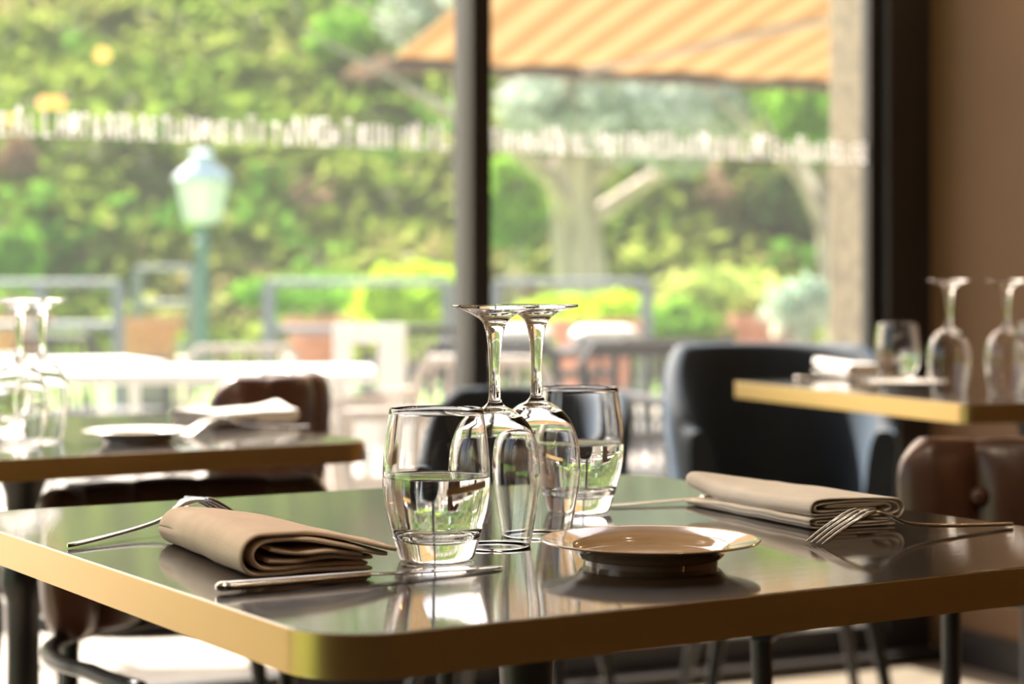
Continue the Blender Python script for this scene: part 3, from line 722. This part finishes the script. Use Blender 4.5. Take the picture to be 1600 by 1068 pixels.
tag(o, 'green and ochre ivy covering the sunlit bank outside', 'ivy', kind='stuff')
M['tuft_green'] = leafmat('tuft_green', [(0.08, 0.22, 0.03), (0.14, 0.32, 0.04), (0.22, 0.40, 0.06)], 0.4, 1.0)
M['tuft_yellow'] = leafmat('tuft_yellow', [(0.25, 0.32, 0.08), (0.38, 0.42, 0.12), (0.46, 0.42, 0.22)], 0.4, 1.0)
M['tuft_dry'] = leafmat('tuft_dry', [(0.22, 0.14, 0.08), (0.34, 0.22, 0.14), (0.42, 0.30, 0.20)], 0.3, 1.0)
def tufts(n, seed, size, r0):
    rnd0 = random.Random(seed); cs = [hs(rnd0)[0] for _ in range(n)]
    def sm(rnd):
        c = rnd.choice(cs); p, u = ball(c, (r0, r0, r0*0.7), rnd, 0.3); return p+Vector((0, -0.1, 0.15)), Vector((-0.3, -0.3, 0.9))
    return leaves(n*26, sm, size, seed)
tag(tufts(150, 41, 0.15, 0.55).build('leaf_tufts', 'tuft_green', smooth=False, fix=False), 'fresh green leaf tufts dotted over the ivy bank', 'leaves', kind='stuff')
tag(tufts(30, 42, 0.14, 0.42).build('leaf_tufts', 'tuft_dry', smooth=False, fix=False), 'dry reddish leaf tufts dotted over the ivy bank', 'leaves', kind='stuff')
tag(tufts(70, 43, 0.14, 0.42).build('leaf_tufts', 'tuft_yellow', smooth=False, fix=False), 'yellowish leaf tufts dotted over the ivy bank', 'leaves', kind='stuff')

def bush(name, c, r, n, size, mat, seed, label, cat='shrub', group=None, stem_h=None):
    root = empty(name, (c[0], c[1], max(-0.05, hillz(c[0], c[1])) if c[1] > 21 else -0.05), label=label, cat=cat, group=group)
    base = root.location
    lobes = [(Vector((0, 0, c[2]-base.z)), Vector(r))]
    rnd = random.Random(seed)
    for k in range(6):
        a = rnd.uniform(0, 2*PI); lobes.append((Vector((math.cos(a)*r[0]*0.55, math.sin(a)*r[1]*0.5, c[2]-base.z+rnd.uniform(-0.35, 0.45)*r[2])), Vector(r)*rnd.uniform(0.4, 0.65)))
    def sm(rn):
        l = rn.choice(lobes); return ball(l[0], l[1], rn, 0.5)
    leaves(n, sm, size, seed).build('foliage', mat, root, smooth=False, fix=False)
    mb = MB(); H = c[2]-base.z
    for k in range(5):
        a = k*2*PI/5; mb.tube([(0.03*math.cos(a), 0.03*math.sin(a), 0), (r[0]*0.3*math.cos(a), r[1]*0.3*math.sin(a), H*0.8+0.05), (r[0]*0.5*math.cos(a), r[1]*0.5*math.sin(a), H+r[2]*0.5)], [0.03, 0.02, 0.008], 6)
    mb.build('stems', 'bark', root)
    return root
def pc(px, py, Y):
    v = at(px, Y, py=py)
    if Y >= 21:                                   # growing on the bank: slide along the sight line until it stands on the slope
        Y = 21.5
        while Y < 48 and at(px, Y, py=py).z > hillz(at(px, Y, py=py).x, Y)+0.35: Y += 0.1
        v = at(px, Y, py=py)
    return (v.x, v.y, v.z)
def pr(w, h, Y, dep=None): return (w/F*Y/2, dep or w/F*Y/2, h/F*Y/2)
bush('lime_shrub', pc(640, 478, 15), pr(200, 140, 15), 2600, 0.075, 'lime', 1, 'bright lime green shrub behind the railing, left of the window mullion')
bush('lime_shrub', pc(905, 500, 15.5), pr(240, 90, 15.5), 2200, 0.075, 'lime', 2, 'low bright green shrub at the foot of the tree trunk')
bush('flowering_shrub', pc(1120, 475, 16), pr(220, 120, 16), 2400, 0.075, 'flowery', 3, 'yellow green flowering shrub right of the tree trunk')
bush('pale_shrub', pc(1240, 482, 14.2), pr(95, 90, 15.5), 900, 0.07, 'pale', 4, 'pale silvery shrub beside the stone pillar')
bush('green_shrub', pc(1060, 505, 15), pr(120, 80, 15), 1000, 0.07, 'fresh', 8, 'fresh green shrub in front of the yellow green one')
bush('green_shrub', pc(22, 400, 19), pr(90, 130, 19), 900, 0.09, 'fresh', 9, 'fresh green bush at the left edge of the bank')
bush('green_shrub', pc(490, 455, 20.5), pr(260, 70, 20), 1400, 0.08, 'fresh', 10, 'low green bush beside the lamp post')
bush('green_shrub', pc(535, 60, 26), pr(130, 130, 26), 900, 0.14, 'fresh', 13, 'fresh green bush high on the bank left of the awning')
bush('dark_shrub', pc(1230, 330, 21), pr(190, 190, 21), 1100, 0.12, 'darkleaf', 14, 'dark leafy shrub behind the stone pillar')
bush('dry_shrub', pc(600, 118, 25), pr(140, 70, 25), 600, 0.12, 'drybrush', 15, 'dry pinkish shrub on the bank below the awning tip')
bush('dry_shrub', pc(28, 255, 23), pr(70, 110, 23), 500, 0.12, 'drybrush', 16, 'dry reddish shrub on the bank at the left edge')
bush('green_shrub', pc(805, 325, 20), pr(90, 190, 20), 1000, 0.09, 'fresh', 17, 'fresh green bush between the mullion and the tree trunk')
# tree with silvery crown
def tree(name, foot, H, rad, crown, n, size, mat, seed, label, lean=0.0, wide=1.0):
    z0 = foot.z
    root = empty(name, (foot.x, foot.y, z0), label=label, cat='tree', group='silver leaved trees')
    rnd = random.Random(seed)
    mb = MB(); pts = []; rs = []
    for k in range(9):
        t = k/8; pts.append((lean*t*t-0.25*math.sin(t*2.2)*wide, 0.1*math.sin(t*5), H*t)); rs.append(rad*(1.35-0.75*t if t > 0.1 else 1.6-2.2*t))
    mb.tube(pts, rs, 14)
    for k in range(7):
        a = rnd.uniform(0, 2*PI); t = rnd.uniform(0.55, 0.95); p = Vector(pts[int(t*8)]); L_ = rnd.uniform(1.2, 2.4)
        mb.tube([p, p+Vector((math.cos(a)*L_*0.5, math.sin(a)*L_*0.4, L_*0.35)), p+Vector((math.cos(a)*L_, math.sin(a)*L_*0.7, L_*0.6))], [rad*0.45, rad*0.28, rad*0.1], 8)
    mb.build('trunk', 'bark', root, angle=60)
    lobes = [(Vector(c), Vector(r)) for c, r in crown]
    def sm(rn):
        l = rn.choice(lobes); return ball(l[0], l[1], rn, 0.3)
    leaves(n, sm, size, seed).build('crown', mat, root, smooth=False, fix=False)
    return root
ft = at(935, 19.5, py=455); ft.z = 0.0
def rel(px, py, Y, w, h): v = at(px, Y, py=py)-ft; return ((v.x, v.y, v.z), pr(w, h, Y))
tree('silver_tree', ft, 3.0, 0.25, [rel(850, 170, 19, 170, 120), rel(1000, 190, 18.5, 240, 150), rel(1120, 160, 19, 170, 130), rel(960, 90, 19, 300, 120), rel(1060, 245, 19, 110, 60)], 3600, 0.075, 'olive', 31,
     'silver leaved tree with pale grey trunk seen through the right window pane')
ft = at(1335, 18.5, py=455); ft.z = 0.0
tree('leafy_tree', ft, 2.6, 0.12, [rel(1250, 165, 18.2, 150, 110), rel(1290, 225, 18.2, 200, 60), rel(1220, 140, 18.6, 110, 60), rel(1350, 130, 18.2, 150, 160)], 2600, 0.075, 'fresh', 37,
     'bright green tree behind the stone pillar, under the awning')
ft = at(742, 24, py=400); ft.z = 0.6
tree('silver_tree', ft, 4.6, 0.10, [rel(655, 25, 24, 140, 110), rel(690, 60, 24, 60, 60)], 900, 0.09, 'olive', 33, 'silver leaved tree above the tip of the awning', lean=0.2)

# ------------------------------------------------------------------ outside: railings, lamp post, pots
def railing(p0, p1, nposts, label, h=0.98):
    root = empty('garden_railing', (p0.x, p0.y, -0.05), label=label, cat='railing'); d = p1-p0; d.z = 0
    e = d; hh = h+0.05
    MB().tube([(0, 0, hh), tuple(e+Vector((0, 0, hh)))], 0.040, 8, flat=0.6).build('top_rail', 'grey_rail', root)
    MB().tube([(0, 0, hh-0.32), tuple(e+Vector((0, 0, hh-0.32)))], 0.028, 8).build('lower_rail', 'grey_rail', root)
    MB().tube([(0, 0, hh-0.72), tuple(e+Vector((0, 0, hh-0.72)))], 0.022, 8).build('lower_rail', 'grey_rail', root)
    for k in range(nposts):
        q = e*(k/(nposts-1)); MB().box(q.x-0.04, q.x+0.04, q.y-0.04, q.y+0.04, 0, hh).build('post', 'grey_rail', root, smooth=False)
railing(at(-60, 15, z=0), at(185, 15, z=0), 3, 'grey metal railing section at the left behind the wine glasses')
railing(at(420, 13.5, z=0), at(700, 13.5, z=0), 2, 'grey metal railing section between the lamp post and the mullion')
railing(at(775, 13.5, z=0), at(1010, 13.5, z=0), 2, 'grey metal railing section in front of the tree trunk')
railing(at(215, 18, z=0), at(300, 18, z=0), 2, 'short grey metal railing section left of the lamp post', h=1.12)

lp = at(316, 20, z=0); lr = empty('garden_lamp_post', (lp.x, lp.y, -0.06), label='garden lamp post with pale lantern on a teal pole', cat='lamp post')
zt = CZ-(350-HY)*20/F+0.06
MB().lathe([(0.16, 0), (0.16, 0.10), (0.11, 0.16), (0.075, 0.35), (0.062, 0.6), (0.055, zt-0.25), (0.08, zt-0.22), (0.08, zt-0.18), (0.05, zt-0.15), (0.06, zt-0.02), (0.14, zt)], 24).build('pole', 'teal', lr)
def hexl(prof, seg=6): return MB().lathe([(r, z+zt) for r, z in prof], seg)
hexl([(0.13, 0.0), (0.165, 0.03), (0.25, 0.42), (0.22, 0.42)]).build('lantern_glass', 'lantern_glass', lr, smooth=False)
cp = hexl([(0.285, 0.42), (0.295, 0.455), (0.24, 0.52), (0.13, 0.60), (0.10, 0.62), (0.10, 0.68), (0.13, 0.70), (0.06, 0.74), (0, 0.75)]).build('lantern_cap', 'lantern_paint', lr, smooth=False)
mb = MB()
for k in range(6):
    a = k*PI/3; mb.tube([(0.165*math.cos(a), 0.165*math.sin(a), zt+0.03), (0.255*math.cos(a), 0.255*math.sin(a), zt+0.43)], 0.014, 6)
mb.build('lantern_frame', 'lantern_paint', lr)

def make_pot():
    r = empty('terracotta_pot', cat='pot', label='x')
    MB().lathe([(0, 0), (0.17, 0), (0.20, 0.05), (0.245, 0.36), (0.29, 0.37), (0.295, 0.46), (0.26, 0.46), (0.255, 0.40), (0, 0.40)], 32).build('pot', 'terracotta', r, angle=40)
    MB().lathe([(0.255, 0.405), (0.15, 0.42), (0, 0.43)], 24).build('soil', 'soil', r)
    MB().box(-0.19, 0.19, -0.19, 0.19, -0.30, 0).build('plinth', 'terrace', r, smooth=False)
    return r
POT = make_pot()
for i, (px, py, Y, lb) in enumerate(((232, 497, 17, 'terracotta pot left of the lamp post'), (28, 494, 17, 'terracotta pot at the left edge behind the wine glasses'),
        (497, 497, 16, 'terracotta pot behind the white frame, under the lime shrub'), (1200, 492, 15, 'terracotta pot near the stone pillar'), (930, 500, 12.6, 'terracotta pot behind the wine glass feet'))):
    v = at(px, Y, py=py); z = v.z-0.46
    place(POT, i > 0, (v.x, v.y, z), 0, lb, 'terracotta pots on plinths')

# ------------------------------------------------------------------ outside: terrace furniture
def patio_table(c, w, d, rz, mat, label, h=0.72, round_=False):
    r = empty('patio_table', (c.x, c.y, GZ), rz, label=label, cat='table', group='terrace tables')
    if round_: MB().lathe([(0, h+0.03), (w/2, h+0.03), (w/2, h), (0, h)], 48).build('table_top', mat, r, smooth=False)
    else: MB().box(-w/2, w/2, -d/2, d/2, h, h+0.03).build('table_top', mat, r, smooth=False, bevel=0.004)
    for sx in (-1, 1):
        for sy in (-1, 1):
            MB().tube([(sx*(w/2-0.1), sy*(d/2-0.08), h), (sx*(w/2-0.07), sy*(d/2-0.05), 0)], 0.016, 8).build('leg', 'grey_chair' if mat != 'white_paint' else 'white_paint', r)
    return r
patio_table(at(300, 5.5, z=0), 1.0, 0.55, WA-0.35, 'white_paint', 'white terrace table just outside the glass, in full sun')
patio_table(at(20, 6.6, z=0), 0.9, 0.6, WA, 'white_paint', 'white terrace table behind the left wine glasses', h=0.70)
patio_table(at(900, 8.75, z=0), 1.05, 0.7, 0.1, 'dark_cord', 'dark terrace table behind the wine glass stems', h=0.68)
def patio_chair(c, rz, mat, label, w=0.46, top=0.84, group='terrace chairs'):
    r = empty('patio_chair', (c.x, c.y, GZ), rz, label=label, cat='chair', group=group)
    h = w/2
    fr = [(-h, 0.20, 0.42), (-h, 0.24, top-0.05), (-h+0.04, 0.245, top), (h-0.04, 0.245, top), (h, 0.24, top-0.05), (h, 0.20, 0.42)]
    MB().tube(fr, 0.017, 8).build('back_frame', mat, r)
    for k in range(7):
        x = -h+(k+1)*w/8; MB().tube([(x, 0.205, 0.44), (x, 0.243, top-0.01)], 0.012, 6, flat=0.5).build('back_slat', mat, r)
    MB().box(-h, h, -0.22, 0.21, 0.42, 0.45).build('seat', mat, r, smooth=False, bevel=0.01)
    for sx in (-1, 1):
        MB().tube([(sx*h, -0.20, 0.66), (sx*h, 0.23, 0.67)], 0.016, 8).build('armrest', mat, r)
        MB().tube([(sx*h, -0.20, 0.66), (sx*h, -0.21, 0.0)], 0.015, 8).build('leg', mat, r)
        MB().tube([(sx*h, 0.20, 0.44), (sx*(h-0.01), 0.25, 0.0)], 0.015, 8).build('leg', mat, r)
    return r
patio_chair(at(1085, 5.75, z=0), WA+0.1, 'dark_cord', 'grey slatted terrace chair beside the navy tub chair', top=0.80)
patio_chair(at(690, 8.0, z=0), 0.5, 'dark_cord', 'grey slatted terrace chair behind the dark leather armchair', top=0.80)
patio_chair(at(795, 7.2, z=0), 2.9, 'dark_cord', 'grey slatted terrace chair facing the dark terrace table', top=0.78)
patio_chair(at(1035, 7.3, z=0), 3.3, 'dark_cord', 'grey slatted terrace chair right of the wine glass stems', top=0.78)
patio_chair(at(150, 8.6, z=0), 2.6, 'dark_cord', 'grey slatted terrace chair behind the sunny white table', top=0.76)
patio_chair(at(370, 8.6, z=0), 3.4, 'rattan', 'pale slatted terrace chair behind the sunny white table', top=0.72)
patio_chair(at(590, 5.05, z=0), 2.2, 'rattan', 'pale slatted terrace chair right outside the glass', w=0.42, top=0.70)
patio_chair(at(700, 5.6, z=0), -0.4, 'rattan', 'pale slatted terrace chair just left of the mullion', w=0.42, top=0.76)
# white open frame menu stand
ms_ = at(578, 6.3, z=0); r = empty('menu_stand', (ms_.x, ms_.y, GZ), -0.1, label='white open-framed stand on the terrace left of the mullion', cat='stand')
MB().box(-0.115, 0.115, -0.02, 0.02, 0.80, 0.86).build('frame_rail', 'white_paint', r, smooth=False, bevel=0.004)
MB().box(-0.115, 0.115, -0.02, 0.02, 0.47, 0.62).build('frame_rail', 'white_paint', r, smooth=False, bevel=0.004)
MB().box(-0.115, -0.06, -0.02, 0.02, 0.0, 0.80).build('post', 'white_paint', r, smooth=False, bevel=0.004)
MB().box(0.03, 0.115, -0.02, 0.02, 0.0, 0.80).build('post', 'white_paint', r, smooth=False, bevel=0.004)
MB().box(-0.16, 0.16, -0.14, 0.14, 0.0, 0.02).build('base_plate', 'white_paint', r, smooth=False)
# white cushions on the dark terrace table
def cushion(c, label, w=0.15):
    mb = MB().grid(lambda u, v: (w*math.copysign(abs(math.cos(2*PI*u))**0.5, math.cos(2*PI*u))*math.cos(PI*(v-0.5))**0.4, 0.16*math.copysign(abs(math.sin(2*PI*u))**0.5, math.sin(2*PI*u))*math.cos(PI*(v-0.5))**0.4, 0.05+0.05*math.sin(PI*(v-0.5))), 32, 12, closed_u=True)
    o = mb.build('white_cushion', 'white_paint', None, angle=180); o.location = c; tag(o, label, 'cushion', 'white cushions'); return o
cushion(at(945, 8.75, z=0.68+GZ+0.03), 'white cushion on the dark terrace table, right of the stems')
cushion(at(810, 8.75, z=0.68+GZ+0.03), 'white cushion on the dark terrace table, between the stems and mullion')

# ------------------------------------------------------------------ awning
aw = empty('awning', W(0, 0, 0), WA, label='orange and cream striped awning over the terrace', cat='awning')
inv = aw.matrix_basis.inverted()
Ff = at(612, 8.4, py=93); q = Ff-WP; fu, fn = q.dot(U), q.dot(N); fz = Ff.z
def awp(u, n, z): return Vector((u, -n, z))
# local axes of the empty: x along the window, y outwards
fu2 = fu+6.0; nb_ = -0.25; zb = 2.75
def can(u_, v):
    x = fu+(fu2-fu)*u_; y = -fn+(nb_*-1+fn)*v; z = fz+(zb-fz)*v-0.05*math.sin(PI*v)+0.012*math.sin(u_*60)
    return (x, y, z)
MB().grid(can, 120, 14).build('canopy', 'awning', aw, angle=180, solid=0.002)
MB().grid(lambda u_, v: (fu+(fu2-fu)*u_, -fn+0.01, fz-0.02-0.02*v-0.006*abs(math.sin(u_*80))*v), 240, 3).build('valance', 'bronze_cloth', aw, angle=180, solid=0.002)
MB().tube([(fu, -fn, fz-0.01), (fu2, -fn, fz-0.01)], 0.022, 10).build('front_bar', 'bronze', aw)
for ua in (0.9, 4.6):
    MB().tube([(fu+ua, -fn, fz), (fu+ua+1.3, (-fn+0.25)/2+0.2, (fz+zb)/2-0.12), (fu+ua+0.2, 0.25, zb-0.1)], 0.025, 8).build('folding_arm', 'rattan', aw)
MB().box(fu, fu2, 0.06, 0.28, zb-0.06, zb+0.12).build('cassette', 'bronze', aw, smooth=False)
